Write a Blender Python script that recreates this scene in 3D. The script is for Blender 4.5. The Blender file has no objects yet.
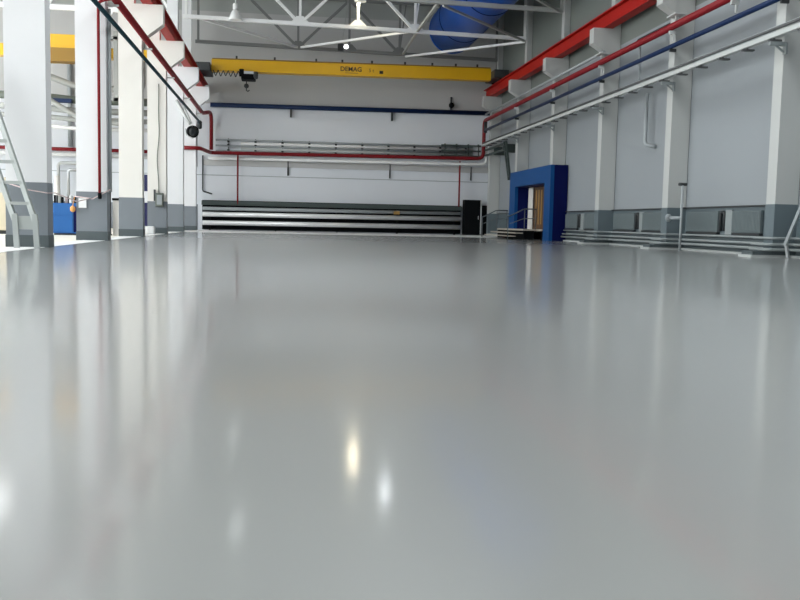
import bpy, math, random
from mathutils import Vector, Matrix
random.seed(4)
SC = bpy.context.scene
COL = SC.collection

# ------------------------------------------------------------------ camera, world, exposure
F_PX, YAW, PITCH, ROLL, EYE = 885.0, .131, .087, .021, .639
fw = Vector((math.sin(YAW)*math.cos(PITCH), math.cos(YAW)*math.cos(PITCH), -math.sin(PITCH)))
r0 = Vector((math.cos(YAW), -math.sin(YAW), 0)); u0 = r0.cross(fw)
rr = math.cos(ROLL)*r0 + math.sin(ROLL)*u0
uu = -math.sin(ROLL)*r0 + math.cos(ROLL)*u0
cd = bpy.data.cameras.new('camera'); cam = bpy.data.objects.new('camera', cd); COL.objects.link(cam)
cd.sensor_width = 36; cd.lens = F_PX/800*36; cd.clip_end = 300
cam.matrix_world = Matrix(((rr.x, uu.x, -fw.x, 0), (rr.y, uu.y, -fw.y, 0), (rr.z, uu.z, -fw.z, EYE), (0, 0, 0, 1)))
SC.camera = cam
SC.view_settings.view_transform = 'Standard'; SC.view_settings.look = 'None'
SC.view_settings.gamma = 1; SC.view_settings.use_curve_mapping = False
SC.view_settings.exposure = 0.12
W = bpy.data.worlds.new('World'); SC.world = W; W.use_nodes = True
bg = W.node_tree.nodes['Background']; bg.inputs[0].default_value = (.86, .93, 1, 1); bg.inputs[1].default_value = .40
SKY_SIDE, FILL_ROOF, FILL_BAY, LAMP_W = 4.8, 3.6, 3.8, 60.0        # glow of the side glazing, of the added roof and bay strips, lamp watts

# ------------------------------------------------------------------ materials
def mat(name, col, rough=.5, metal=0., var=.06, scale=3., bump=0., spec=.5, emit=0., stretch=(1, 1, 1)):
    m = bpy.data.materials.new(name); m.use_nodes = True
    nt = m.node_tree; b = nt.nodes['Principled BSDF']
    b.inputs['Roughness'].default_value = rough; b.inputs['Metallic'].default_value = metal
    b.inputs['Specular IOR Level'].default_value = spec
    tc = nt.nodes.new('ShaderNodeTexCoord'); mp = nt.nodes.new('ShaderNodeMapping')
    mp.inputs['Scale'].default_value = stretch
    nt.links.new(tc.outputs['Object'], mp.inputs[0])
    n = nt.nodes.new('ShaderNodeTexNoise'); n.inputs['Scale'].default_value = scale; n.inputs['Detail'].default_value = 4
    nt.links.new(mp.outputs[0], n.inputs['Vector'])
    mx = nt.nodes.new('ShaderNodeMix'); mx.data_type = 'RGBA'
    a = tuple(c*(1-var) for c in col)+(1,); c2 = tuple(min(1, c*(1+var)) for c in col)+(1,)
    mx.inputs[6].default_value = a; mx.inputs[7].default_value = c2
    nt.links.new(n.outputs[0], mx.inputs[0]); nt.links.new(mx.outputs[2], b.inputs['Base Color'])
    if bump:
        bp = nt.nodes.new('ShaderNodeBump'); bp.inputs['Strength'].default_value = bump; bp.inputs['Distance'].default_value = .02
        nt.links.new(n.outputs[0], bp.inputs['Height']); nt.links.new(bp.outputs[0], b.inputs['Normal'])
    if emit:
        b.inputs['Emission Color'].default_value = tuple(col)+(1,); b.inputs['Emission Strength'].default_value = emit
    return m

M = dict(
    white_r=mat('right_column_shaded', (.48, .495, .48), .55, var=.03, scale=.8),  # column white greyed down; shade of the right side is in the colour
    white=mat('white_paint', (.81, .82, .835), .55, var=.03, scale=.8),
    cream=mat('cream_tint', (.82, .80, .75), .55, var=.03, scale=.8),
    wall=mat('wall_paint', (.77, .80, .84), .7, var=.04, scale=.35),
    wall_up=mat('upper_wall_shaded', (.54, .54, .53), .8, var=.07, scale=.3),  # darker above the blue pipe; the wall's shading is in the colour
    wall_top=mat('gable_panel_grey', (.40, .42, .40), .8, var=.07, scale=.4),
    wall_r=mat('side_wall_shaded', (.285, .31, .325), .7, var=.05, scale=.35),  # wall paint darkened; the right wall's shade is in the colour
    wall_r_up=mat('upper_side_wall_shaded', (.17, .19, .175), .8, var=.08, scale=.4),  # grey-green paint, darkened further for the shadow in the upper corner
    ceil=mat('roof_deck_grey', (.30, .31, .30), .8, var=.08, scale=.6),
    dado=mat('grey_dado_paint', (.20, .225, .25), .45, var=.04, scale=.8),
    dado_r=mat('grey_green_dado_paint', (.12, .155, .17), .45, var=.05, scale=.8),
    plinth=mat('dark_plinth_paint', (.075, .095, .10), .5),
    stripe=mat('white_floor_paint', (.80, .81, .80), .85, spec=.05, var=.08, scale=2),
    side_floor=mat('pale_side_floor', (.84, .81, .72), .6, spec=.2, var=.06, scale=.7),
    kerbgrey=mat('grey_kerb_paint', (.42, .44, .43), .7, spec=.1),
    red=mat('red_pipe_paint', (.215, .008, .013), .45, spec=.25),
    redbeam=mat('red_beam_paint', (.38, .010, .006), .5, spec=.2, var=.1, scale=1.2),
    blue=mat('blue_pipe_paint', (.003, .019, .075), .45, spec=.25),
    teal=mat('teal_pipe_paint', (.006, .035, .05), .45, spec=.25),
    yellow=mat('crane_yellow_paint', (.75, .42, .004), .35, var=.04),
    portal=mat('portal_blue_paint', (.002, .060, .21), .5, spec=.2, var=.05),
    portal_in=mat('dark_blue_and_shade', (.001, .004, .06), .55, spec=.12, var=.05),  # portal blue with its side faces' shade mixed in; plain dark blue elsewhere
    duct=mat('glossy_blue_duct', (.001, .085, .45), .35, spec=.15, var=.12, scale=.7, bump=.05),
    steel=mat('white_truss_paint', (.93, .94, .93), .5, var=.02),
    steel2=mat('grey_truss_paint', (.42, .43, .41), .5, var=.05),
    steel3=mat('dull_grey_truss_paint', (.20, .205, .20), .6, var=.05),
    galv=mat('galvanised_steel', (.55, .57, .58), .38, .6, var=.08, scale=6),
    silver=mat('silver_tube_paint', (.86, .87, .87), .3, .3, var=.03),
    lowpipe=mat('heating_pipe_paint', (.27, .30, .30), .45),
    steelrail=mat('brushed_railing_steel', (.13, .15, .16), .35, .5),
    cable=mat('grey_cable_sheath', (.09, .095, .095), .6),
    ductgrey=mat('grey_duct_paint', (.36, .37, .35), .5),
    greypipe=mat('grey_pipe_paint', (.33, .36, .37), .4),
    palepipe=mat('pale_pipe_paint', (.52, .54, .53), .4),
    whitepipe=mat('white_pipe_paint', (.78, .79, .78), .4),
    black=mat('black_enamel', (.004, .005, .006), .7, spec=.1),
    dark=mat('dark_metal', (.028, .032, .034), .5),
    darkgreen=mat('dark_green_grey', (.05, .07, .065), .5),
    rad=mat('radiator_grey', (.115, .145, .15), .5),
    wood=mat('brown_door_wood', (.11, .055, .022), .5, var=.3, scale=3, stretch=(1, 6, .4)),
    step=mat('beige_step_board', (.42, .38, .32), .55),
    cab_blue=mat('blue_cabinet_paint', (.006, .115, .38), .4),
    beige=mat('beige_machine_paint', (.70, .62, .46), .5),
    alu=mat('ladder_aluminium', (.40, .43, .42), .45, .3),
    navy=mat('navy_cover', (.01, .012, .09), .5),
    orange=mat('orange_plastic', (.75, .36, .10), .5),
    tape=mat('barrier_tape', (.72, .58, .58), .6, var=.3, scale=30),
    paper=mat('white_paper', (.85, .86, .86), .7),
    bag=mat('white_sack', (.75, .76, .76), .7, bump=.3),
    green=mat('green_grey_box', (.12, .14, .115), .5),
    brass=mat('brass_fitting', (.42, .25, .08), .5, .2),
    lens=mat('lamp_glass', (1, .90, .62), .3, emit=20.),
    lens_white=mat('lamp_glass_white', (.95, .97, 1), .3, emit=3.),
    glazing=mat('milky_side_glazing', (.93, .97, 1), .5, var=0, emit=SKY_SIDE),
    roof_fill=mat('roof_fill_glow', (.95, .98, 1), .5, var=0, emit=FILL_ROOF),
    bay_fill=mat('bay_fill_glow', (.97, .98, 1), .5, var=0, emit=FILL_BAY),
    ink=mat('black_lettering', (.02, .015, .01), .5),
    ink2=mat('worn_brown_lettering', (.28, .15, .01), .5),
)
def floor_mat():
    m = bpy.data.materials.new('grey_epoxy_floor'); m.use_nodes = True
    nt = m.node_tree; b = nt.nodes['Principled BSDF']
    tc = nt.nodes.new('ShaderNodeTexCoord')
    n = nt.nodes.new('ShaderNodeTexNoise'); n.inputs['Scale'].default_value = .22; n.inputs['Detail'].default_value = 5
    nt.links.new(tc.outputs['Object'], n.inputs['Vector'])
    mx = nt.nodes.new('ShaderNodeMix'); mx.data_type = 'RGBA'
    mx.inputs[6].default_value = (.315, .328, .32, 1); mx.inputs[7].default_value = (.355, .367, .352, 1)
    nt.links.new(n.outputs[0], mx.inputs[0]); nt.links.new(mx.outputs[2], b.inputs['Base Color'])
    rg = nt.nodes.new('ShaderNodeMapRange'); rg.inputs[3].default_value = .27; rg.inputs[4].default_value = .32
    nt.links.new(n.outputs[0], rg.inputs[0]); nt.links.new(rg.outputs[0], b.inputs['Roughness'])
    b.inputs['Coat Weight'].default_value = .86; b.inputs['Coat Roughness'].default_value = .105; b.inputs['Specular IOR Level'].default_value = .2
    return m
M['floor'] = floor_mat()

# ------------------------------------------------------------------ mesh builder
class MB:
    def __init__(s): s.v = []; s.f = []; s.sm = []
    def box(s, x0, x1, y0, y1, z0, z1):
        i = len(s.v)
        s.v += [(x, y, z) for z in (z0, z1) for y in (y0, y1) for x in (x0, x1)]
        s.f += [tuple(i+k for k in q) for q in ((0, 2, 3, 1), (4, 5, 7, 6), (0, 1, 5, 4), (2, 6, 7, 3), (0, 4, 6, 2), (1, 3, 7, 5))]
        s.sm += [False]*6; return s
    def prism(s, pts, axis, a, b):                       # polygon extruded along an axis; pts lie in the other two axes
        def P(p, t):
            return {'x': (t, p[0], p[1]), 'y': (p[0], t, p[1]), 'z': (p[0], p[1], t)}[axis]
        i = len(s.v); n = len(pts)
        s.v += [P(p, a) for p in pts]+[P(p, b) for p in pts]
        s.f += [tuple(range(i, i+n)), tuple(range(i+2*n-1, i+n-1, -1))]
        s.f += [(i+k, i+n+k, i+n+(k+1) % n, i+(k+1) % n) for k in range(n)]
        s.sm += [False]*(n+2); return s
    def bar(s, p, q, w, h=None):                         # square bar between two points
        p, q = Vector(p), Vector(q); h = h or w; d = (q-p).normalized()
        up = Vector((0, 0, 1)) if abs(d.z) < .99 else Vector((0, 1, 0))
        a = d.cross(up).normalized()*w/2; c = a.cross(d).normalized()*h/2
        i = len(s.v)
        for e in (p, q): s.v += [tuple(e+a+c), tuple(e-a+c), tuple(e-a-c), tuple(e+a-c)]
        s.f += [(i, i+1, i+2, i+3), (i+7, i+6, i+5, i+4)]+[(i+k, i+4+k, i+4+(k+1) % 4, i+(k+1) % 4) for k in range(4)]
        s.sm += [False]*6; return s
    def tube(s, pts, r, n=12, bend=None):                # round pipe along points with rounded bends
        P = [Vector(p) for p in pts]
        bend = r*2.5 if bend is None else bend
        if len(P) > 2 and bend > 0:
            Q = [P[0]]
            for k in range(1, len(P)-1):
                a, b, c = P[k-1], P[k], P[k+1]
                t = min(bend, (a-b).length*.45, (c-b).length*.45)
                s0 = b+(a-b).normalized()*t; s1 = b+(c-b).normalized()*t
                for j in range(5):
                    u = j/4; Q.append(s0*(1-u)**2+b*2*u*(1-u)+s1*u*u)
            Q.append(P[-1]); P = Q
        rings = []; ref = None
        for k, p in enumerate(P):
            d = (P[min(k+1, len(P)-1)]-P[max(k-1, 0)]).normalized()
            if ref is None:
                ref = d.orthogonal().normalized()
            else:
                ref = (ref-d*ref.dot(d)).normalized()
            b = d.cross(ref); i = len(s.v)
            s.v += [tuple(p+(ref*math.cos(2*math.pi*j/n)+b*math.sin(2*math.pi*j/n))*r) for j in range(n)]
            rings.append(i)
        for a, b in zip(rings, rings[1:]):
            for j in range(n):
                s.f.append((a+j, a+(j+1) % n, b+(j+1) % n, b+j)); s.sm.append(True)
        s.f += [tuple(range(rings[0]+n-1, rings[0]-1, -1)), tuple(range(rings[-1], rings[-1]+n))]; s.sm += [False]*2
        return s
    def lathe(s, prof, c, n=20, axis=(0, 0, 1)):         # (radius, height) profile turned about an axis
        ax = Vector(axis).normalized(); e = ax.orthogonal().normalized(); g = ax.cross(e); c = Vector(c); rings = []
        for (r, z) in prof:
            rings.append(len(s.v))
            s.v += [tuple(c+ax*z+(e*math.cos(2*math.pi*j/n)+g*math.sin(2*math.pi*j/n))*max(r, 1e-4)) for j in range(n)]
        for a, b in zip(rings, rings[1:]):
            for j in range(n):
                s.f.append((a+j, a+(j+1) % n, b+(j+1) % n, b+j)); s.sm.append(True)
        s.f += [tuple(range(rings[0]+n-1, rings[0]-1, -1)), tuple(range(rings[-1], rings[-1]+n))]; s.sm += [False]*2
        return s
    def build(s, name, m, parent=None, bevel=0.):
        if parent is None:
            xs, ys, zs = zip(*s.v)
            o0 = Vector(((min(xs)+max(xs))/2, (min(ys)+max(ys))/2, min(zs)))
        else:
            o0 = Vector((0, 0, 0)); q = parent
            while q: o0 = o0+q.location; q = q.parent
        me = bpy.data.meshes.new(name)
        me.from_pydata([tuple(Vector(v)-o0) for v in s.v], [], s.f)
        me.polygons.foreach_set('use_smooth', s.sm); me.update()
        me.materials.append(M[m] if isinstance(m, str) else m)
        o = bpy.data.objects.new(name, me); COL.objects.link(o)
        if parent is None: o.location = o0
        else: o.parent = parent
        if bevel:
            bv = o.modifiers.new('bevel', 'BEVEL'); bv.width = bevel; bv.segments = 2; bv.limit_method = 'ANGLE'
        return o
def tag(o, label, cat, group=None):
    o['label'] = label; o['category'] = cat
    if group: o['group'] = group
    return o
def thing(name, loc, label, cat, group=None):
    o = bpy.data.objects.new(name, None); COL.objects.link(o); o.location = loc; o.empty_display_size = .2
    return tag(o, label, cat, group)
def struct(name, mb, m, parent=None):
    o = mb.build(name, m, parent); o['kind'] = 'structure'; return o
def copy_tree(o, loc, label, group=None, parent=None):
    c = o.copy(); COL.objects.link(c); c.parent = parent
    if parent is None:
        c.location = loc; c['label'] = label
        if group: c['group'] = group
    for ch in list(o.children):
        copy_tree(ch, None, None, None, c)
    return c

# ------------------------------------------------------------------ the room
XL, XR, XW, YB = -4.706, 11.578, 12.18, 51.66           # column faces, right wall, far wall
XS, Y0, ZC = -21.0, -7.0, 13.3
struct('floor', MB().box(XL-.05, XW, Y0, YB, -.2, 0), 'floor')
struct('floor', MB().box(XS, XL-.05, Y0, YB, -.2, 0), 'side_floor')
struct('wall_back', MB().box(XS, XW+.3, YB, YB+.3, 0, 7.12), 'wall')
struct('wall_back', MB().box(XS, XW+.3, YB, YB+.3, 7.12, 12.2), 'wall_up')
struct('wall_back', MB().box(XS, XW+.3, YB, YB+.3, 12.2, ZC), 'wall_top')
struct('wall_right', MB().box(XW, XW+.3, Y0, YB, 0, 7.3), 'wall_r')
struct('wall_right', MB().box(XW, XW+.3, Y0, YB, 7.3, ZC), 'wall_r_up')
# wall panel joint, then a grey band under the pipes
struct('trim_1', MB().box(XS, XW, YB-.012, YB, 3.10, 3.14), 'greypipe')
struct('trim_2', MB().box(-4.6, XW, YB-.10, YB, 3.66, 3.98), 'wall_up')
struct('baseboard_right', MB().box(XW-.02, XW, 0, YB, 0, 1.25), 'dado_r')
struct('baseboard_back', MB().box(10.6, XW-.02, YB-.02, YB, 0, 1.32), 'dado_r')
struct('baseboard_left', MB().box(XS, -4.9, YB-.02, YB, 0, 1.45), 'dado')
for k in range(5):
    ya = 19.87+6*k+.4
    struct('trim_%d' % (3+k), MB().box(XW-.10, XW-.02, ya if k != 3 else 44.4, min(ya+5.6, YB) if k != 2 else 37.36, 1.25, 1.29), 'dark')  # ledge strip coloured dark to stand for the ledge shadow
struct('trim_9', MB().box(XL-.62, XL-.05, 0, 42.5, 0, .004), 'stripe')
struct('trim_10', MB().box(XL-.62, 12.1, 42.5, 51.6, 0, .004), 'stripe')
# roof deck with purlins and unseen glowing strips, added to light hall and bay
cl = struct('ceiling', MB().box(XS, -15.2, Y0, YB, ZC, ZC+.2).box(-13.0, .9, Y0, YB, ZC, ZC+.2).box(6.1, XW+.3, Y0, YB, ZC, ZC+.2)
            .box(-15.2, -13.0, 47, YB, ZC, ZC+.2).box(.9, 6.1, 26, YB, ZC, ZC+.2), 'ceil')
for nm, x0, x1, y1 in (('window_fill_1', .9, 6.1, 26), ('window_fill_2', -15.2, -13.0, 47)):
    w = struct(nm, MB().box(x0, x1, Y0, y1, ZC+.05, ZC+.1), 'roof_fill' if x0 > 0 else 'bay_fill')
    f = MB()
    y = Y0
    while y <= y1: f.box(x0, x1, y-.04, y+.04, ZC-.05, ZC+.04); y += 2
    struct('glazing_bars', f, 'steel2', w)
# side wall of the neighbouring bay with unseen daylit windows, heightened to light the trusses
struct('wall_left', MB().box(XS-.3, XS, Y0, YB, 0, 2.6).box(XS-.3, XS, Y0, YB, 12.2, ZC).box(XS-.3, XS, 48, YB, 2.6, 12.2), 'wall')
w = struct('window_3', MB().box(XS-.2, XS-.15, Y0, 48, 2.6, 12.2), 'glazing')
f = MB()
y = Y0
while y <= 48: f.box(XS-.14, XS-.06, y-.05, y+.05, 2.6, 12.2); y += 2
for z in (2.6, 5, 7.4, 9.8, 12.1): f.box(XS-.14, XS-.06, Y0, 48, z, z+.08)
struct('window_frame', f, 'steel', w)

# ------------------------------------------------------------------ columns
def left_column(y, m, label, xo=-5.43):
    t = thing('column', (-5.1, y+.2, 0), label, 'column', 'white columns between the two bays')
    MB().box(xo, XL, y, y+.4, 0, 7.6).box(xo, -4.95, y+.02, y+.38, 7.6, 12.9).build('shaft', m, t)
    MB().prism([(XL, 6.45), (-4.02, 6.98), (-4.02, 7.6), (XL, 7.6)], 'y', y, y+.4).build('corbel', m, t)
    MB().box(xo-.008, XL+.008, y-.008, y+.408, .24, 1.29).build('painted_base', 'dado', t)
    MB().box(xo-.02, XL+.02, y-.02, y+.42, 0, .24).build('plinth', 'plinth', t)
    return t
LN = [('white', 'nearest white column at left with a leaning aluminium ladder'),
      ('white', 'white column with a red vertical pipe down its front corner'),
      ('cream', 'pale column just behind the one carrying a red riser pipe'),
      ('cream', 'cream column carrying a grey electrical box and a wavy cable'),  # warmer light on this and the previous column is a cream tint
      ('white', 'white column with the floodlight arm, behind the electrical box column'),
      ('white', 'farthest white column at left, against the far wall')]
for k, (m, lb) in enumerate(LN): left_column(18.546+6*k, m, lb, (-5.49, -5.48, -5.46, -5.43, -5.43, -5.43)[k])
def right_column(y, label):
    t = thing('column', (11.88, y+.2, 0), label, 'column', 'white columns along the right wall')
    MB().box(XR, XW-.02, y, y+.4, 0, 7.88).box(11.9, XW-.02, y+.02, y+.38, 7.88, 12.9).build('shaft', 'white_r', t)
    MB().prism([(XR, 7.05), (11.12, 7.33), (11.12, 7.88), (XR, 7.88)], 'y', y-.02, y+.42).build('corbel', 'white_r', t)
    MB().box(XR-.008, XW-.02, y-.008, y+.408, .14, 1.27).build('painted_base', 'dado_r', t)
    if y > 36: return t
    MB().box(10.98, XW-.03, y-.12, y+.5, 0, .055).build('kerb', 'kerbgrey', t)
    MB().box(11.04, XW-.03, y-.07, y+.45, .055, .14).build('plinth', 'plinth', t)
    return t
for k, lb in enumerate(['nearest white column on the right wall, cut by the frame edge',
                        'white column behind the thin grey standpipe on the right',
                        'third white column on the right wall, between two radiator bays',
                        'white column rising from the near post of the blue entrance portal',
                        'white column rising from the far post of the blue entrance portal',
                        'farthest white column on the right wall, in the far corner']):
    right_column(19.87+6*k, lb)

# ------------------------------------------------------------------ crane runway beams, bridge crane
def runway(x0, x1, z0, z1, label):
    t = thing('runway_beam', ((x0+x1)/2, 30, z0), label, 'crane rail beam', 'red crane runway beams')
    c = (x0+x1)/2
    MB().box(x0, x1, 8, 51.5, z0, z0+.05).build('bottom_flange', 'redbeam', t)
    MB().box(c-.04, c+.04, 8, 51.5, z0+.05, z1-.05).build('web', 'redbeam', t)
    MB().box(x0, x1, 8, 51.5, z1-.05, z1).build('top_flange', 'redbeam', t)
    MB().box(c-.035, c+.035, 8, 51.5, z1, z1+.06).build('rail', 'dark', t)
runway(-4.68, -4.34, 7.6, 8.16, 'red crane runway beam on the left column corbels')
runway(11.46, 11.84, 7.88, 8.44, 'red crane runway beam on the right column corbels')

def text_mesh(body, size, loc, m, parent, name='lettering'):
    cu = bpy.data.curves.new('lettering', 'FONT'); cu.body = body; cu.size = size; cu.extrude = .004
    cu.align_x = 'LEFT'; cu.offset = size*.018
    tmp = bpy.data.objects.new('tmp', cu); COL.objects.link(tmp)
    dg = bpy.context.evaluated_depsgraph_get(); dg.update()
    me = bpy.data.meshes.new_from_object(tmp.evaluated_get(dg))
    bpy.data.objects.remove(tmp); bpy.data.curves.remove(cu)
    o = bpy.data.objects.new(name, me); COL.objects.link(o)
    me.materials.clear(); me.materials.append(M[m])
    me.transform(Matrix.Rotation(math.pi/2, 4, 'X'))
    o.parent = parent; o.location = Vector(loc)-parent.location
    return o
t = thing('bridge_crane', (3.6, 48.7, 8.4), 'long yellow overhead travelling crane in front of the far wall', 'crane')
MB().prism([(-3.9, 8.42), (-3.9, 9.02), (11.15, 9.16), (11.15, 8.52)], 'y', 48.4, 49.0).build('girder', 'yellow', t, .01)
MB().prism([(-3.85, 9.02), (-3.85, 9.07), (11.1, 9.21), (11.1, 9.16)], 'y', 48.34, 49.06).build('top_plate', 'ink2', t)
for x0, x1, z in ((-4.78, -3.9, 8.22), (11.15, 11.95, 8.5)):
    e = MB().box(x0, x1, 47.6, 49.8, z+.06, z+.5).build('end_carriage', 'dark', t, .03)
    e['label'] = 'dark end carriage'
    for yy in (47.8, 49.6):
        MB().lathe([(.13, -.06), (.16, -.05), (.16, .05), (.13, .06)], ((x0+x1)/2 if x0 > 0 else -4.51, yy, z+.16), axis=(1, 0, 0)).build('wheel', 'black', e)
for x in (-2.6, -.6, 1.6, 3.0, 4.6, 6.4, 7.9, 9.2, 10.4): MB().box(x-.05, x+.05, 48.5, 48.6, 9.08+.0094*(x+3.9), 9.24+.0094*(x+3.9)).build('rail_clip', 'dark', t)
h = MB().box(-2.45, -2.2, 48.2, 48.3, 8.15, 8.55).box(-2.35, -1.6, 48.22, 49.1, 8.02, 8.4).build('hoist', 'black', t, .04)
MB().lathe([(.12, 0), (.2, .04), (.2, .2), (.14, .24)], (-1.7, 48.3, 8.25), axis=(1, 0, 0)).build('motor', 'dark', h)
MB().box(-2.2, -1.7, 48.2, 48.22, 8.3, 8.44).build('hoist_panel', 'galv', h)
MB().tube([(-2.08, 48.5, 8.0), (-2.08, 48.5, 7.75)], .03, 8).build('rope', 'dark', h)
MB().lathe([(.06, 0), (.13, .05), (.13, .16), (.08, .22)], (-2.08, 48.5, 7.6), 12).tube([(-2.08, 48.5, 7.6), (-2.08, 48.5, 7.48), (-2.0, 48.5, 7.42), (-1.92, 48.5, 7.5)], .03, 8).build('hook', 'dark', h)
fe = MB()
xx = -3.8
while xx < -2.4:
    fe.tube([(xx, 48.3, 8.44), (xx+.13, 48.3, 8.1+.1*random.random()), (xx+.26, 48.3, 8.44)], .025, 6); xx += .26
fe.build('festoon_cable', 'dark', t)
text_mesh('DEMAG', .34, (2.88, 48.395, 8.69), 'ink', t)
text_mesh('5 t', .26, (4.42, 48.395, 8.69), 'ink2', t)
MB().box(5.0, 5.2, 48.385, 48.4, 8.62, 8.78).build('badge', 'ink', t)
MB().box(3.15, 3.85, 48.392, 48.4, 8.585, 8.615).build('underline', 'ink2', t)

# ------------------------------------------------------------------ roof trusses and bracing
def cz(x): return 10.10-.016*(x-3.5)
BN = [-4.9, .65, 3.47, 6.29, 12.0]
def truss(y, m, label):
    t = thing('roof_truss', (3.47, y, 10), label, 'roof truss', 'white steel roof trusses')
    MB().bar((-4.9, y, cz(-4.9)), (12.0, y, cz(12.0)), .2, .17).build('bottom_chord', m, t)
    MB().bar((-4.9, y, 12.85), (12.0, y, 12.85), .16, .16).build('top_chord', m, t)
    for a, b in ((.65, 3.47), (6.29, 3.47), (.65, -2.17)):
        MB().bar((a, y, cz(a)), (b, y, 12.85), .13).build('diagonal', m, t)
    for x in (.65, 3.47, 6.29, 11.85, -4.75):
        MB().bar((x, y, cz(x)), (x, y, 12.85), .12).build('vertical', m, t)
    MB().bar((6.29, y+.02, cz(6.3)), (6.62, y+.02, 12.85), .07).build('vertical', m, t)
    for x in (.65, 3.47, 6.29):
        z = cz(x)
        MB().prism([(x-.5, z), (x+.5, z), (x+.16, z+.36), (x-.16, z+.36)], 'y', y-.04, y+.04).build('gusset_plate', m, t)
    return t
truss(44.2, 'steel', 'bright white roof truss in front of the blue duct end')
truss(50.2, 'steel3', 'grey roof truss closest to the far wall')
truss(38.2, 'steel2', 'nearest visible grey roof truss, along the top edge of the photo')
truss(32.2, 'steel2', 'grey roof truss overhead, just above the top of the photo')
def brace(p, q, w, m, label):
    a = Vector(p); b = Vector(q); d = (b-a).normalized()*.06
    tag(MB().bar(a+d, b-d, w).build('brace_bar', m), label, 'roof brace', 'horizontal roof bracing bars')
brace((-4.3, 44.2, 10.22), (.65, 50.2, 10.16), .11, 'steel', 'pale brace bar slanting from the left columns to the far truss')
brace((.75, 50.2, 10.16), (6.2, 44.2, 10.06), .11, 'steel', 'pale brace bar running up to the white truss gusset')
brace((6.45, 38.2, 10.06), (6.4, 44.2, 10.06), .11, 'steel2', 'grey strut from the nearest truss to the bright truss')
brace((6.4, 44.2, 10.06), (6.5, 50.2, 10.06), .11, 'steel2', 'grey strut from the bright truss to the far truss')
brace((6.6, 50.2, 9.92), (11.9, 44.2, 9.82), .11, 'steel', 'pale brace bar below the blue duct to the right wall')
brace((6.6, 38.2, 9.93), (11.85, 44.2, 9.84), .10, 'steel2', 'grey brace bar crossing the blue duct diagonally')
brace((11.8, 38.2, 9.9), (6.7, 32.2, 10.0), .10, 'steel2', 'grey brace bar above the right runway beam')
# big blue ventilation duct lying along the trusses
t = thing('ventilation_duct', (9.65, 42, 10.13), 'large glossy blue ventilation duct between the roof trusses', 'duct')
MB().lathe([(1.24, 0), (1.3, .06), (1.3, 17.4)], (9.15, 31.9, 11.38), 40, (0, 1, 0)).build('duct_shell', 'duct', t)
MB().lathe([(1.31, 0), (1.31, .3), (1.2, .36), (.05, .38)], (9.15, 49.3, 11.38), 40, (0, 1, 0)).build('end_cap', 'duct', t)
for y in (34.4, 40.2, 46.3):
    MB().lathe([(1.301, 0), (1.32, .01), (1.32, .05), (1.301, .06)], (9.15, y, 11.38), 40, (0, 1, 0)).build('joint_band', 'portal_in', t)
# high-bay lamps hanging from the trusses
def lamp(x, y, z, m, watts, col, label, size=.5):
    t = thing('hanging_lamp', (x, y, z), label, 'lamp', 'bell shaped lamps hanging from the trusses')
    MB().tube([(x, y, z+.72), (x, y, 12.8)], .025, 8).build('rod', 'steel', t)
    MB().lathe([(.10, .50), (.13, .52), (.13, .74), (.09, .80)], (x, y, z), 16).build('gear_housing', 'steel', t)
    MB().lathe([(.29, 0), (.30, .02), (.26, .22), (.17, .42), (.08, .50), (.06, .5), (.15, .40), (.24, .2), (.27, .03)], (x, y, z), 24).build('reflector', 'steel', t)
    MB().lathe([(.23, .0), (.235, .02), (.2, .03)], (x, y, z+.03), 20).build('lamp_glass', m, t)
    ld = bpy.data.lights.new('lamp_light', 'AREA'); ld.shape = 'DISK'; ld.size = size; ld.energy = watts; ld.color = col
    lo = bpy.data.objects.new('lamp_light', ld); COL.objects.link(lo); lo.parent = t; lo.location = (0, 0, -.03)
WARM, COOL = (1, .88, .62), (.93, .97, 1)
lamp(3.55, 44.0, 11.3, 'lens', LAMP_W, WARM, 'lamp above the middle of the bright truss, at the photo top')
lamp(-2.42, 44.0, 10.12, 'lens_white', LAMP_W*.06, COOL, 'white bell lamp over the bright truss chord, above the crane hoist')
lamp(4.5, 37.95, 11.2, 'lens_white', LAMP_W*.45, COOL, 'middle lamp of the nearest truss, outside the photo')
lamp(-1.6, 31.95, 10.6, 'lens_white', LAMP_W*.08, COOL, 'left hand lamp of the overhead truss, outside the photo')
t = thing('floodlight', (3.1, 49.6, 10.0), 'small dark floodlight hanging below the far truss, bright spot on it', 'lamp')
MB().tube([(3.35, 49.6, 12.8), (3.07, 49.6, 10.6), (3.0, 49.6, 10.35)], .02, 6).build('rod', 'steel2', t)
MB().box(2.8, 3.12, 49.45, 49.75, 9.98, 10.35).build('housing', 'dark', t, .04)
MB().lathe([(.13, 0), (.10, .05)], (3.25, 49.4, 10.17), 12, (0, -1, 0)).tube([(3.25, 49.4, 10.17), (3.1, 49.6, 10.17)], .03, 6).build('lamp_glass', 'lens_white', t)

# ------------------------------------------------------------------ far wall services
YP = YB-.16
def pipe(name, pts, r, m, label, cat='pipe', group=None, bend=None, n=12):
    return tag(MB().tube(pts, r, n, bend).build(name, m), label, cat, group)
t = thing('wall_pipe', (3.5, YP, 7.0), 'dark blue pipe running along the far wall under the crane', 'pipe')
MB().tube([(-4.2, YP, 7.03), (11.9, YP, 7.13)], .13).build('pipe', 'blue', t)
for x in (.3, 6.1): MB().box(x-.05, x+.05, YP-.06, YB, 6.5, 6.98).build('bracket', 'dark', t)
t = thing('hose_reel', (9.5, YB-.1, 7.3), 'small dark fitting on the far wall above the blue pipe', 'fitting')
MB().tube([(9.55, YB-.1, 7.25), (9.55, YB-.1, 8.0)], .05, 8).build('pipe', 'dark', t)
MB().lathe([(.10, 0), (.16, .04), (.16, .12), (.1, .16)], (9.55, YB-.18, 7.5), 12, (0, -1, 0)).build('valve', 'black', t)
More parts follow.
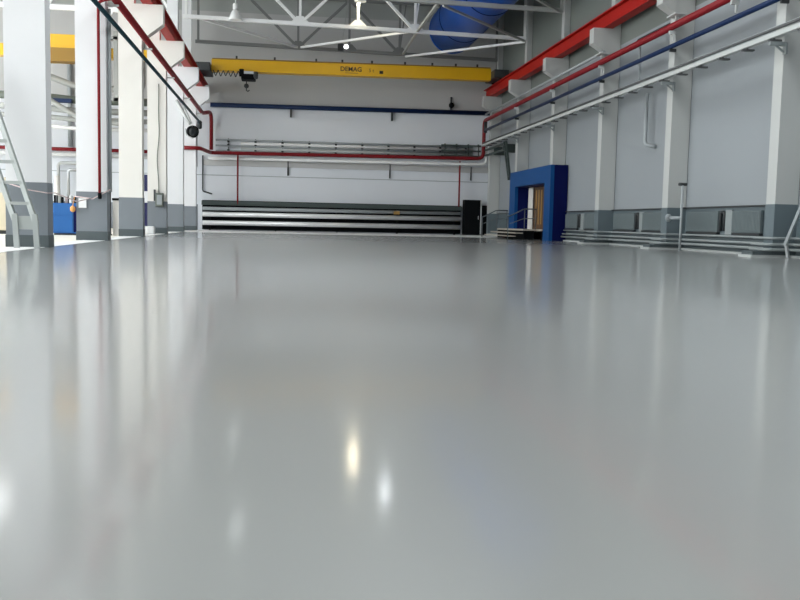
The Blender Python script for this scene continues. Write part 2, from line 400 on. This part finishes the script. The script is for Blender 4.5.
# red fire main, right half: along the right columns, down the corner and back along the far wall
t = thing('fire_main', (11.3, 30, 6.6), 'red pipe along the right wall, down the corner and across the far wall', 'pipe')
MB().tube([(11.36, 10, 6.62), (11.42, 50.9, 6.62), (11.42, 50.95, 4.45), (-4.15, YP-.3, 4.34), (-4.5, 48.4, 4.36), (-5.43, 48.4, 4.35)], .105, 12, .35).build('pipe', 'red', t)
for y in (22.0, 25.7, 31.7, 37.7, 43.7): MB().box(11.3, 11.5, y-.04, y+.04, 6.40, 6.5).box(11.42, 11.47, y-.03, y+.03, 6.2, 6.5).build('bracket', 'palepipe', t)
for x, z in ((-2.65, 1.5), (10.1, 1.65)):
    pipe('drop_pipe', [(x, YP-.3, 4.28), (x, YP-.3, z)], .05, 'red',
         'thin red pipe dropping to the tube heaters, '+('left one' if x < 0 else 'right one beside the black cabinets'), 'pipe', 'red drop pipes on the far wall')
t = thing('fire_main', (-4.4, 30, 6.3), 'red pipe along the left columns, turning down at the far corner', 'pipe')
MB().tube([(-4.46, 10, 6.33), (-4.46, 49.6, 6.33), (-4.12, 51.2, 6.6), (-4.12, 51.2, 4.5)], .105, 12, .5).build('pipe', 'red', t)
for y in (24.75, 30.75, 36.75, 42.75, 48.75): MB().box(-4.7, -4.4, y-.03, y+.03, 6.17, 6.22).build('bracket', 'palepipe', t)
pipe('side_bay_main', [(-20, YP-.3, 4.29), (-5.6, YP-.3, 4.29)], .10, 'red', 'red pipe on the far wall seen between the left columns')
pipe('side_bay_pipe', [(-20, YP-.2, 4.02), (-5.6, YP-.2, 4.02)], .12, 'whitepipe', 'white pipe below the red one, seen between the left columns')
pipe('lagged_pipe', [(-4.3, YP-.1, 4.05), (11.25, YP-.5, 4.12), (11.62, YP-.5, 4.2), (11.62, YP-.5, 5.3)], .085, 'whitepipe', 'white pipe directly below the red pipe on the far wall', bend=.4)
# conduit bundle with clamps
for i, (z, m) in enumerate(((5.10, 'greypipe'), (4.93, 'whitepipe'), (4.78, 'greypipe'), (4.63, 'palepipe'), (4.485, 'greypipe'))):
    tag(MB().tube([(-3.9+(1.4 if i in (1, 3) else 0), YP+.03, z), (10.9, YP+.03, z+.04)], [.055, .09, .055, .085, .055][i]).build('conduit', m),
        ['topmost grey conduit of the far wall bundle', 'upper white conduit of the far wall bundle', 'grey conduit between the two white ones on the far wall',
         'lower pale conduit of the far wall bundle', 'lowest grey conduit, just above the red pipe'][i], 'conduit', 'conduits along the far wall')
for i in range(10):
    x = -3.2+i*1.52
    tag(MB().box(x-.06, x+.06, YP-.06, YB, 4.98, 5.08).box(x-.06, x+.06, YP-.06, YB, 4.80, 4.88).box(x-.06, x+.06, YP-.06, YB, 4.5, 4.58).box(x-.02, x+.02, YP+.1, YB, 4.45, 5.2).build('pipe_clamp', 'dark'), 'small dark clamp set holding the conduits on the far wall', 'clamp', 'clamp strips on the conduits')
t = thing('cable_tray', (10, YB-.3, 4.5), 'grey green cable ladder at the right end of the far wall conduits', 'cable tray')
for z in (4.55, 4.85, 5.15):
    MB().box(9.0, 11.35, YB-.36, YB-.28, z, z+.09).build('rail', 'darkgreen', t)
for x in (9.2, 9.9, 10.6, 11.2): MB().box(x, x+.06, YB-.28, YB-.22, 4.5, 5.3).box(x, x+.06, YB-.28, YB, 5.24, 5.3).build('rung', 'darkgreen', t)
t = thing('cable_drop', (11.45, 46, 3), 'dark green cable tray bending down towards the blue portal', 'cable tray')
MB().box(11.38, 11.52, 46.0, 50.5, 4.86, 4.95).box(11.38, 11.52, 46.0, 50.5, 4.55, 4.64).box(11.5, 12.18, 46.6, 46.7, 4.5, 4.95).box(11.5, 12.18, 48.6, 48.7, 4.5, 4.95).build('rail', 'darkgreen', t)
MB().bar((11.45, 46.1, 5.0), (11.47, 45.0, 2.98), .12, .1).bar((11.45, 45.75, 5.0), (11.47, 44.75, 3.0), .10, .1).build('drop', 'darkgreen', t)
for k in range(6): MB().bar((11.45, 46.0-.18*k, 4.8-.33*k), (11.45, 45.75-.18*k, 4.8-.33*k), .05).build('rung', 'darkgreen', t)
for x in (.17, 6.05, 10.85):
    pipe('wall_stub', [(x, YB-.07, 4.0), (x, YB-.07, 3.2)], .045, 'dark', {.17: 'short dark vertical pipe stub on the far wall, left one', 6.05: 'short dark vertical pipe stub on the far wall, middle one', 10.85: 'short dark pipe stub on the far wall above the black cabinets'}[x], 'pipe', 'dark pipe stubs on the far wall')
pipe('corner_pipe', [(-4.62, YB-.1, 4.2), (-4.62, YB-.1, 2.2), (-4.1, YB-.1, 2.05)], .04, 'dark', 'thin dark pipe in the far left corner beside the last column', bend=.1)
# tube heaters
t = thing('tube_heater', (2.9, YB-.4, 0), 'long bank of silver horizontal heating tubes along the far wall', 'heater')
MB().box(-4.65, 10.3, YB-.1, YB-.02, .05, 1.7).build('shade_panel', 'black', t)  # black sheet stands for the shade between and behind the tubes
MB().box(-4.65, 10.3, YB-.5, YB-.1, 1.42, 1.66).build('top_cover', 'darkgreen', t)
for z, r, m in ((1.22, .10, 'greypipe'), (.90, .135, 'silver'), (.42, .135, 'silver')):
    MB().tube([(-4.6, YB-.42, z), (10.25, YB-.42, z+.03)], r, 20).build('tube', m, t)
for x in (-4.2, -.5, 3, 6.5, 9.9): MB().box(x-.03, x+.03, YB-.4, YB-.1, 0, 1.42).build('support', 'black', t)
MB().box(6.25, 6.6, YB-.66, YB-.54, 1.12, 1.3).box(6.4, 6.45, YB-.56, YB-.4, 1.14, 1.22).build('tag_plate', 'brass', t)
# black cabinets
def cabinet(x0, x1, y0, y1, z, label):
    t = thing('black_cabinet', ((x0+x1)/2, (y0+y1)/2, 0), label, 'cabinet', 'black cabinets in the far right corner')
    MB().box(x0, x1, y0, y1, .06, z).build('body', 'black', t, .01)
    MB().box(x0+.04, x1-.04, y0-.025, y0, .12, z-.05).build('door', 'black', t)
    MB().box(x1-.14, x1-.11, y0-.05, y0-.025, z*.45, z*.55).build('handle', 'galv', t)
    MB().box(x0+.02, x1-.02, y0+.03, y1, 0, .06).build('plinth', 'dark', t)
    return t
cb = cabinet(10.36, 11.30, 50.75, 51.35, 2.05, 'taller black cabinet at the right end of the tube heater')
MB().box(11.30, 11.37, 50.73, 51.35, .06, 2.05).build('edge_trim', 'palepipe', cb)
cabinet(11.42, 11.95, 50.9, 51.45, 1.75, 'shorter black cabinet in the corner next to the taller one')

# ------------------------------------------------------------------ right wall services
t = thing('wall_pipe', (11.4, 30, 6.0), 'dark blue pipe along the right wall below the red pipe', 'pipe')
MB().tube([(11.4, 10, 6.05), (11.4, 50.6, 6.05)], .07).build('pipe', 'blue', t)
MB().tube([(11.42, 50.6, 6.62-.1), (11.42, 50.6, 5.9)], .10).build('valve', 'dark', t)
for y in (19.75, 25.75, 31.75, 37.75, 43.75): MB().box(11.36, 11.56, y-.03, y+.03, 5.9, 5.99).build('bracket', 'dark', t)
t = thing('wall_pipe', (11.4, 40, 7.0), 'thin pale pipe above the red pipe, under the right corbels', 'pipe')
MB().tube([(11.46, 31.6, 6.98), (11.46, 50.8, 6.98)], .055).build('pipe', 'greypipe', t)
for y in (25.4, 31.6):
    tt = thing('pipe_support', (11.4, y, 6.9), 'pale T shaped bracket under the corbel of the '+('second' if y < 30 else 'third')+' right column', 'bracket', 'T brackets under the right corbels')
    MB().box(11.2, 11.56, y-.3, y+.3, 6.86, 6.9).build('plate', 'palepipe', tt)
    MB().box(11.34, 11.42, y-.04, y+.04, 6.73, 6.86).build('stem', 'palepipe', tt)
pipe('cable_rod', [(11.75, 26.3, 6.95), (11.75, 29.2, 6.95), (11.75, 29.4, 6.7)], .025, 'dark', 'thin dark rod on the right wall above the red pipe')
t = thing('cable_tray', (11.3, 30, 5.1), 'white cable tray along the right wall with hanger plates beneath', 'cable tray')
MB().box(11.2, 11.36, 10, 50.5, 5.11, 5.22).build('channel', 'palepipe', t)
MB().tube([(11.28, 10, 5.33), (11.28, 50.5, 5.30)], .04, 8).build('cable', 'cable', t)
MB().tube([(11.44, 10, 5.41), (11.44, 50.5, 5.36)], .045, 8).build('cable', 'greypipe', t)
for i in range(26):
    y = 18.6+i*1.22
    MB().box(11.16, 11.46, y-.06, y+.06, 5.04, 5.08).box(11.27, 11.31, y-.02, y+.02, 5.06, 5.12).build('hanger_plate', 'cable', t)
for y in (19.75, 25.75, 31.75, 37.75, 43.75):
    MB().box(11.15, 11.57, y-.03, y+.06, 4.93, 5.02).bar((11.53, y+.02, 4.78), (11.3, y+.02, 4.95), .04).box(11.52, 11.57, y-.06, y+.08, 4.74, 5.0).build('wall_bracket', 'lowpipe', t)
pipe('hooked_pipe', [(11.9, 28.6, 5.1), (11.9, 28.6, 3.42), (12.12, 28.25, 3.32)], .065, 'greypipe', 'grey pipe hanging on the right wall with a hooked end', bend=.15)
pipe('hanger_pipe', [(11.6, 28.6, 6.6), (11.6, 28.6, 5.4)], .035, 'greypipe', 'thin grey vertical pipe between the red pipe and the cable tray')
t = thing('standpipe', (11.45, 24.6, 0), 'thin grey standpipe with a T head before the second right column', 'pipe')
MB().tube([(11.42, 24.55, 0), (11.42, 24.55, 1.9)], .035, 10).build('pipe', 'greypipe', t)
MB().tube([(11.30, 24.55, 1.92), (11.54, 24.55, 1.92)], .045, 8).build('tee_head', 'dark', t)
MB().tube([(11.42, 24.55, .95), (11.25, 24.9, .95)], .05, 8).lathe([(.06, 0), (.12, .03), (.12, .07), (.06, .1)], (11.24, 24.92, .95), 12, (-.45, .9, 0)).build('branch', 'greypipe', t)
# radiators and loops of pipe under the ledge
def radiator(y0, y1, label):
    t = thing('radiator', (12.05, (y0+y1)/2, .5), label, 'radiator', 'grey radiators under the right wall ledge')
    mb = MB()
    y = y0
    while y < y1-.02:
        mb.box(12.06, 12.14, y, y+.055, .6, 1.13); y += .07
    mb.build('panel', 'rad', t, .008)
    MB().box(12.07, 12.14, y0, y1, .57, .61).box(12.07, 12.14, y0, y1, 1.12, 1.15).build('header', 'rad', t)
    MB().box(12.05, 12.15, y0, y1, .50, .56).build('dark_slot', 'dark', t)  # dark strip along the underside of the radiator
for a, b, lb in ((21.35, 22.78, 'ribbed radiator beside the nearest right column'), (23.62, 25.55, 'long radiator between the standpipe and a dark pipe loop'),
                 (27.4, 28.95, 'radiator just past the second right column'), (29.65, 31.6, 'long radiator just before the third right column'),
                 (33.3, 34.8, 'radiator just past the third right column'), (35.75, 37.3, 'radiator beside the blue entrance portal')):
    radiator(a, b, lb)
for y, lb in ((23.42, 'dark pipe loop in the nearest radiator bay'), (29.45, 'dark pipe loop in the middle radiator bay'), (35.55, 'dark pipe loop in the radiator bay by the blue portal')):
    pipe('pipe_loop', [(12.11, y-.11, .6), (12.11, y-.11, 1.12), (12.11, y+.11, 1.12), (12.11, y+.11, .6)], .045, 'dark', lb, 'pipe loop', 'dark pipe loops between the radiators', .08)
    tag(MB().box(12.09, 12.15, y-.55, y-.2, .5, 1.18).build('junction_panel', 'lowpipe'), 'pale grey panel next to the '+lb.replace('dark pipe loop in the ','loop of the '), 'panel', 'grey panels between the radiators')
# three low heating pipes that step around each column
for i, (z, r, m) in enumerate(((.46, .03, 'lowpipe'), (.31, .036, 'lowpipe'), (.19, .036, 'lowpipe'))):
    for seg in range(2):
        pts = []
        if seg == 0:
            ks, ya, yb = (0, 1, 2), 14.0, 37.3
        else:
            ks, ya, yb = (), 44.6, 49.8
        xo, xi = 11.40-.04*i, (12.02 if seg == 0 else 12.12)-.05*i*(1-seg)
        pts.append((xi if seg else xi, ya, z))
        for k in ks:
            yc = 19.87+6*k
            pts += [(xi, yc-.22, z), (xo, yc-.22, z), (xo, yc+.62, z), (xi, yc+.62, z)]
        pts.append((xi, yb, z))
        if seg and i == 0: continue
        tag(MB().tube(pts, r, 10, .08).build('heating_pipe', m),
            ['upper', 'middle', 'lowest'][i]+(' low heating pipe stepping around the right columns' if seg == 0 else ' low heating pipe beyond the blue portal'), 'pipe', 'low heating pipes along the right wall')
struct('trim_13', MB().box(12.13, XW-.021, 8, 37.36, 0, .5), 'plinth')
struct('trim_11', MB().box(12.0, 12.15, 10, 37.3, 0, .05), 'kerbgrey')
t = thing('leaning_ladder', (12.0, 20.2, 0), 'pale plank leaning by the nearest right column, cut by the frame', 'ladder')
MB().bar((11.58, 19.35, .30), (11.98, 19.0, 1.9), .2, .06).build('board', 'greypipe', t)
MB().bar((11.62, 19.36, .30), (11.7, 19.4, .02), .06).build('foot', 'galv', t)

# ------------------------------------------------------------------ blue entrance portal, door, landing
t = thing('entrance_portal', (11.8, 40.9, 0), 'deep blue boxed entrance portal on the right wall', 'portal')
MB().prism([(37.4, 0), (38.3, 0), (38.3, 2.54), (43.35, 2.54), (43.35, 0), (44.4, 0), (44.4, 3.28), (37.4, 3.28)], 'x', 11.38, 11.54).build('front_frame', 'portal', t)
MB().box(11.54, 12.15, 37.4, 37.56, 0, 3.28).build('side_panel', 'portal_in', t)
MB().box(11.54, 12.15, 38.32, 38.38, 0, 2.5).build('jamb', 'portal_in', t)
MB().box(11.54, 12.15, 43.35, 43.45, 0, 2.5).build('jamb', 'portal_in', t)
MB().box(11.54, 12.15, 44.32, 44.4, 0, 3.28).build('side_panel', 'portal_in', t)
MB().box(11.54, 12.15, 38.32, 43.45, 2.5, 2.58).build('soffit', 'portal_in', t)
MB().box(11.54, 12.15, 38.32, 43.8, 3.2, 3.28).build('top_board', 'portal', t)
w = struct('door_1', MB().box(12.10, 12.155, 40.6, 42.5, .47, 2.5), 'wood')
f = MB()
for y in (41.0, 41.45, 41.9): f.box(12.085, 12.10, y, y+.16, .7, 2.35)
struct('door_panel', f, 'brass', w)
struct('door_edge', MB().box(12.085, 12.10, 42.36, 42.5, .47, 2.5), 'ink', w)
struct('trim_12', MB().box(12.06, 12.155, 42.52, 43.3, .47, 2.5), 'cream')
t = thing('door_landing', (11.3, 41.8, 0), 'beige stepped landing in front of the blue portal door', 'landing')
MB().box(10.75, 11.36, 39.3, 44.3, .40, .47).box(11.36, 12.06, 38.42, 43.3, .40, .47).build('platform', 'step', t)
MB().box(10.42, 10.75, 39.3, 44.3, .26, .31).build('step', 'step', t)
MB().box(10.1, 10.42, 39.3, 44.3, .12, .16).build('step', 'step', t)
MB().box(10.8, 11.3, 39.45, 39.5, 0, .40).box(10.8, 11.3, 44.1, 44.15, 0, .40).box(11.4, 11.9, 38.6, 38.65, 0, .40).box(10.78, 10.84, 39.3, 44.3, 0, .4).build('support_shade', 'black', t)  # black sheets carry the landing and stand for the shadow under it
def railing(y, label):
    t = thing('hand_railing', (10.9, y, 0), label, 'railing', 'steel railings on the landing')
    MB().tube([(9.95, y, 1.02), (10.1, y, 1.05), (10.75, y, 1.38), (11.34, y, 1.38)], .028, 8, .1).build('handrail', 'steelrail', t)
    MB().tube([(10.1, y, .7), (10.75, y, .95), (11.34, y, .95)], .018, 8, .1).build('mid_rail', 'steelrail', t)
    for x, z0, z1 in ((10.02, 0, 1.02), (10.78, .47, 1.38), (11.3, .47, 1.38)): MB().tube([(x, y, z0), (x, y, z1)], .022, 8).build('post', 'steelrail', t)
railing(39.22, 'steel handrail on the near side of the beige landing')
railing(44.5, 'steel handrail on the far side of the beige landing')

# ------------------------------------------------------------------ left side: things at the columns
t = thing('step_ladder', (-5.0, 18.0, 0), 'aluminium ladder leaning at the nearest left column', 'ladder')
def lad(zz, side):                                       # ladder leans to the left and away along its length
    k = zz/3.0
    return Vector((-4.585-1.03*k-(.37 if side else 0), 17.85+.25*k, zz))
for sd in (0, 1):
    MB().bar(lad(.5, sd), lad(3.4, sd), .08, .09).build('stile', 'alu', t)
    a = lad(.62, sd); MB().bar((a.x+.03, a.y-.02, .66), (a.x+.07, a.y-.05, 0), .10, .06).build('foot', 'alu', t)
for i in range(8):
    z = .86+.395*i
    MB().bar(lad(z, 0), lad(z, 1), .09, .06).build('rung', 'alu', t)
MB().box(-5.13, -4.78, 17.89, 17.92, .36, .62).build('brace_plate', 'alu', t)
tag(MB().tube([(-5.4, 18.42, 1.25), (-5.0, 18.40, 1.13), (-4.66, 18.46, 1.08), (-4.66, 18.98, 1.10), (-4.9, 22, .98), (-5.1, 24.5, 1.12)], .012, 6, .05).build('barrier_tape', 'tape'),
    'pink and white barrier tape strung between the nearest two left columns', 'tape')
tag(MB().tube([(-5.52, 24.44, 1.16), (-5.05, 24.45, 1.10), (-4.6, 24.50, 1.36)], .015, 6, .02).build('barrier_line', 'tape'), 'thin pink line across the red riser column base', 'tape')
tag(MB().box(-5.42, -5.22, 24.49, 24.50, .86, 1.11).build('paper_sign', 'paper'), 'small white paper sheet hung on the column by the blue cabinet', 'sign')
tag(MB().lathe([(.02, 0), (.06, .03), (.07, .08), (.06, .13), (.02, .17)], (-5.56, 24.45, .74), 12).tube([(-5.56, 24.45, .9), (-5.515, 24.47, 1.14)], .012, 6).build('orange_lamp', 'orange'), 'small orange object hanging left of the paper sheet', 'beacon')
# red riser and grey conduit on the second column
pipe('riser_pipe', [(-4.86, 24.42, 1.26), (-4.86, 24.42, 6.2), (-4.6, 24.42, 6.28), (-4.46, 24.42, 6.28)], .038, 'red', 'thin red vertical riser on the second left column', bend=.15)
tag(MB().lathe([(.03, 0), (.05, .02), (.05, .14), (.03, .17)], (-4.86, 24.42, 1.1), 10).build('riser_valve', 'black'), 'small black valve under the red riser', 'valve')
pipe('wall_conduit', [(-4.65, 24.75, 1.3), (-4.65, 24.75, 6.1)], .045, 'greypipe', 'grey blue vertical pipe on the inner face of the second left column')
pipe('teal_pipe', [(-4.5, 10, 5.7), (-4.5, 48.2, 5.72), (-4.5, 48.3, 5.5)], .06, 'teal', 'dark teal pipe along the left columns below the red pipe')
tag(MB().lathe([(.07, 0), (.13, .05), (.13, .38), (.07, .44)], (-4.5, 48.3, 5.35), 12).build('pipe_valve', 'dark'), 'dark valve at the end of the teal pipe', 'valve')
# electrical box with cable
t = thing('electrical_box', (-4.96, 36.4, 1.1), 'grey green electrical box low on the cream column', 'electrical box')
MB().box(-5.1, -4.80, 36.28, 36.51, 1.08, 1.62).build('case', 'green', t, .02)
MB().box(-5.16, -5.11, 36.3, 36.5, 1.3, 1.75).build('bracket', 'dark', t)
MB().box(-5.04, -4.84, 36.265, 36.28, 1.16, 1.54).build('cover', 'greypipe', t)
MB().tube([(-4.98, 36.48, 1.6), (-5.0, 36.5, 2.2), (-5.06, 36.5, 3.0), (-4.96, 36.5, 3.9), (-4.99, 36.5, 4.7), (-4.98, 36.5, 5.9)], .018, 6, .3).build('cable', 'green', t)
# floodlight on an arm
t = thing('floodlight', (-4.3, 42.2, 4.4), 'round dark floodlight on a slanting arm from the left columns', 'lamp')
MB().tube([(-5.0, 42.44, 6.05), (-4.55, 42.34, 5.25), (-4.35, 42.2, 4.98)], .075, 8, .05).tube([(-4.72, 42.4, 5.9), (-4.3, 42.2, 5.0)], .045, 8).build('arm', 'palepipe', t)
MB().lathe([(.12, -.16), (.24, -.1), (.28, .06), (.28, .14), (.24, .16)], (-4.26, 42.1, 4.62), 24, (.5, -.85, -.15)).build('housing', 'black', t)
MB().lathe([(.22, 0), (.1, .012)], (-4.26+.08, 42.1-.137, 4.62-.024), 24, (.5, -.85, -.15)).build('glass', 'dark', t)
MB().tube([(-4.56, 42.25, 4.75), (-4.5, 42.0, 4.42), (-4.2, 41.9, 4.3)], .025, 6).build('yoke', 'palepipe', t)
pipe('wall_conduit', [(-4.66, 48.75, 3.4), (-4.66, 48.75, 5.6)], .03, 'galv', 'thin grey conduit on the inner face of the farthest left column')
# between the columns
t = thing('tool_cabinet', (-7.25, 31, 0), 'blue metal cabinet between the nearest two left columns', 'cabinet')
MB().box(-7.66, -6.84, 30.7, 31.3, .06, 1.06).build('body', 'cab_blue', t, .01)
MB().box(-7.64, -6.98, 30.675, 30.70, .66, 1.03).build('drawer', 'cab_blue', t)
MB().box(-7.64, -6.98, 30.675, 30.70, .1, .64).build('door', 'cab_blue', t)
MB().box(-6.95, -6.84, 30.68, 30.70, .1, .95).build('corner_post', 'portal_in', t)
MB().box(-7.6, -6.9, 30.75, 31.25, 0, .06).build('plinth', 'dark', t)
for i in range(9):
    x = -7.6+i*.088; z = .19+.08*random.random(); y = 30.8+.3*random.random()
    m = ['black', 'dark', 'ductgrey', 'black', 'tape', 'black', 'bag', 'dark', 'black'][i]
    if i % 2:
        o = MB().lathe([(.04, 0), (.046, .02), (.046, z*.8), (.03, z)], (x, y, 1.06), 10).build('can', m)
    else:
        o = MB().box(x-.04, x+.04, y-.1, y+.1, 1.06, 1.06+z).build('small_box', m, None, .01)
    tag(o, 'small object on the blue cabinet, '+['leftmost black', 'second from left, dark', 'grey box left of the middle', 'black can left of centre', 'pinkish box in the middle', 'black can right of centre', 'white box right of centre', 'dark can near the right end', 'rightmost black'][i], 'clutter', 'small objects on the blue cabinet')
t = thing('machine_cabinet', (-9.5, 31, 0), 'beige machine cabinet at the left edge behind the ladder', 'machine')
MB().box(-10.2, -9.04, 30.6, 31.8, .12, 1.85).build('body', 'beige', t, .03)
MB().box(-10.1, -9.1, 30.7, 31.7, 0, .12).build('plinth', 'dark', t)
MB().box(-9.75, -9.12, 30.58, 30.6, 1.35, 1.72).build('panel', 'palepipe', t)
t = thing('white_cabinet', (-5.76, 31.7, 0), 'narrow white cabinet left of the third column', 'cabinet')
MB().box(-5.86, -5.64, 31.6, 32.0, 0, 1.2).build('body', 'cream', t, .01)
MB().box(-5.88, -5.62, 31.58, 32.02, 1.2, 1.28).build('lid', 'black', t)
tag(MB().box(-5.97, -5.9, 31.4, 31.5, 0, 1.5).box(-6.0, -5.87, 31.38, 31.52, 0, .05).build('dark_post', 'black'), 'thin black post beside the narrow white cabinet', 'post')
t = thing('marker_post', (-5.74, 38, 0), 'dark navy post with a white band between two cream columns', 'post')
MB().box(-5.80, -5.60, 37.9, 38.1, .28, 1.25).build('lower_section', 'navy', t)
MB().box(-5.80, -5.60, 37.9, 38.1, 1.25, 1.72).build('white_band', 'white', t)
MB().box(-5.80, -5.60, 37.9, 38.1, 1.72, 2.4).build('upper_section', 'navy', t)
MB().box(-5.82, -5.58, 37.88, 38.12, 0, .28).build('foot', 'bag', t)
tag(MB().box(-5.40, -5.08, 35.9, 36.2, 0, .30).build('white_sack', 'bag', None, .06), 'small white block on the floor at the cream column foot', 'block')

# ------------------------------------------------------------------ neighbouring bay on the left, seen through the columns
t = thing('bridge_crane', (-12.5, 47, 8.4), 'yellow overhead crane in the neighbouring bay, seen between left columns', 'crane')
MB().prism([(-20, 8.42), (-20, 9.08), (-6.2, 9.02), (-6.2, 8.55)], 'y', 46.7, 47.3).build('girder', 'yellow', t)
MB().box(-12.2, -9.5, 45.6, 46.2, 8.75, 9.4).build('trolley_beam', 'yellow', t)
MB().box(-12.2, -9.5, 45.5, 46.3, 8.1, 8.74).build('trolley_underside', 'ink2', t)
MB().box(-8.5, -8.3, 46.3, 46.5, 6.4, 9.8).box(-8.95, -8.8, 46.3, 46.5, 6.4, 9.8).box(-8.95, -8.3, 46.3, 46.5, 6.4, 6.55).box(-8.95, -8.3, 46.3, 46.69, 9.4, 9.55).build('hoist_frame', 'ductgrey', t)
MB().box(-8.98, -8.82, 46.2, 46.3, 8.0, 9.3).build('hoist_guide', 'yellow', t)
pipe('vent_pipe', [(-12.9, 48.2, 9.9), (-12.9, 48.2, 8.05), (-10.6, 48.2, 7.25), (-7.4, 48.2, 7.2), (-7.4, 48.2, 10.2)], .16, 'ductgrey', 'pale sloping vent pipe in the neighbouring bay', 'duct')
for i, (z, r, m, lb) in enumerate(((6.75, .2, 'green', 'green grey duct high in the neighbouring bay'), (6.2, .16, 'ductgrey', 'pale duct under the green one in the neighbouring bay'),
                                  (5.75, .13, 'ductgrey', 'pale thin duct in the neighbouring bay'), (5.3, .10, 'whitepipe', 'white pipe low in the duct stack of the neighbouring bay'))):
    pipe('air_duct', [(-19, 48.5, z+.1), (-12.4, 48.5, z), (-10.9, 48.5, z-.12), (-6.4, 48.5, z-.1)], r, m, lb, 'duct', 'ducts in the neighbouring bay', .4)
pipe('sloping_duct', [(-12.6, 47.9, 10.2), (-12.6, 47.9, 6.9), (-10.4, 47.9, 5.6), (-8, 47.9, 5.4), (-8, 47.9, 0)], .13, 'ductgrey', 'pale duct slanting down in front of the duct stack', 'duct')
tag(MB().box(-12.3, -10.9, 47.9, 48.2, 6.42, 6.62).build('blue_panel', 'blue'), 'small dark blue panel among the ducts of the neighbouring bay', 'panel')
pipe('loop_pipe', [(-12.4, 51.3, 1.5), (-12.4, 51.3, 3.55), (-10.2, 51.3, 3.55), (-10.2, 51.6, 3.55)], .09, 'palepipe', 'pale bent pipe on the far wall between the two nearest columns', bend=.2)
pipe('loop_pipe', [(-11.85, 51.2, 1.5), (-11.85, 51.2, 3.2), (-10.2, 51.2, 3.2)], .08, 'galv', 'inner grey bent pipe on the far wall between the nearest columns', bend=.2)
pipe('stand_pipe', [(-12.05, 49.5, 0), (-12.05, 49.5, 2.75)], .14, 'cream', 'short thick cream pipe behind the blue cabinet')
t = thing('roof_truss', (-13, 44.2, 10), 'white truss of the neighbouring bay, above its yellow crane', 'roof truss')
MB().bar((-20.5, 44.2, 10.35), (-5.6, 44.2, 10.35), .22, .2).build('bottom_chord', 'steel', t)
MB().bar((-20.5, 44.2, 12.6), (-5.6, 44.2, 12.6), .16).build('top_chord', 'steel', t)
for i in range(5):
    x = -20.3+i*3; MB().bar((x, 44.2, 10.05), (x+1.5, 44.2, 12.6), .12).build('diagonal', 'steel', t); MB().bar((x+1.5, 44.2, 12.6), (x+3, 44.2, 10.05), .12).build('diagonal', 'steel', t)
for x in (-16.5, -11.2):
    pipe('bay_downpipe', [(x-.6, 51.5, 4.45), (x-.6, 51.5, 10)], .12, 'greypipe', 'grey downpipe on the far wall of the neighbouring bay, '+('farther left' if x < -14 else 'nearer the columns'))
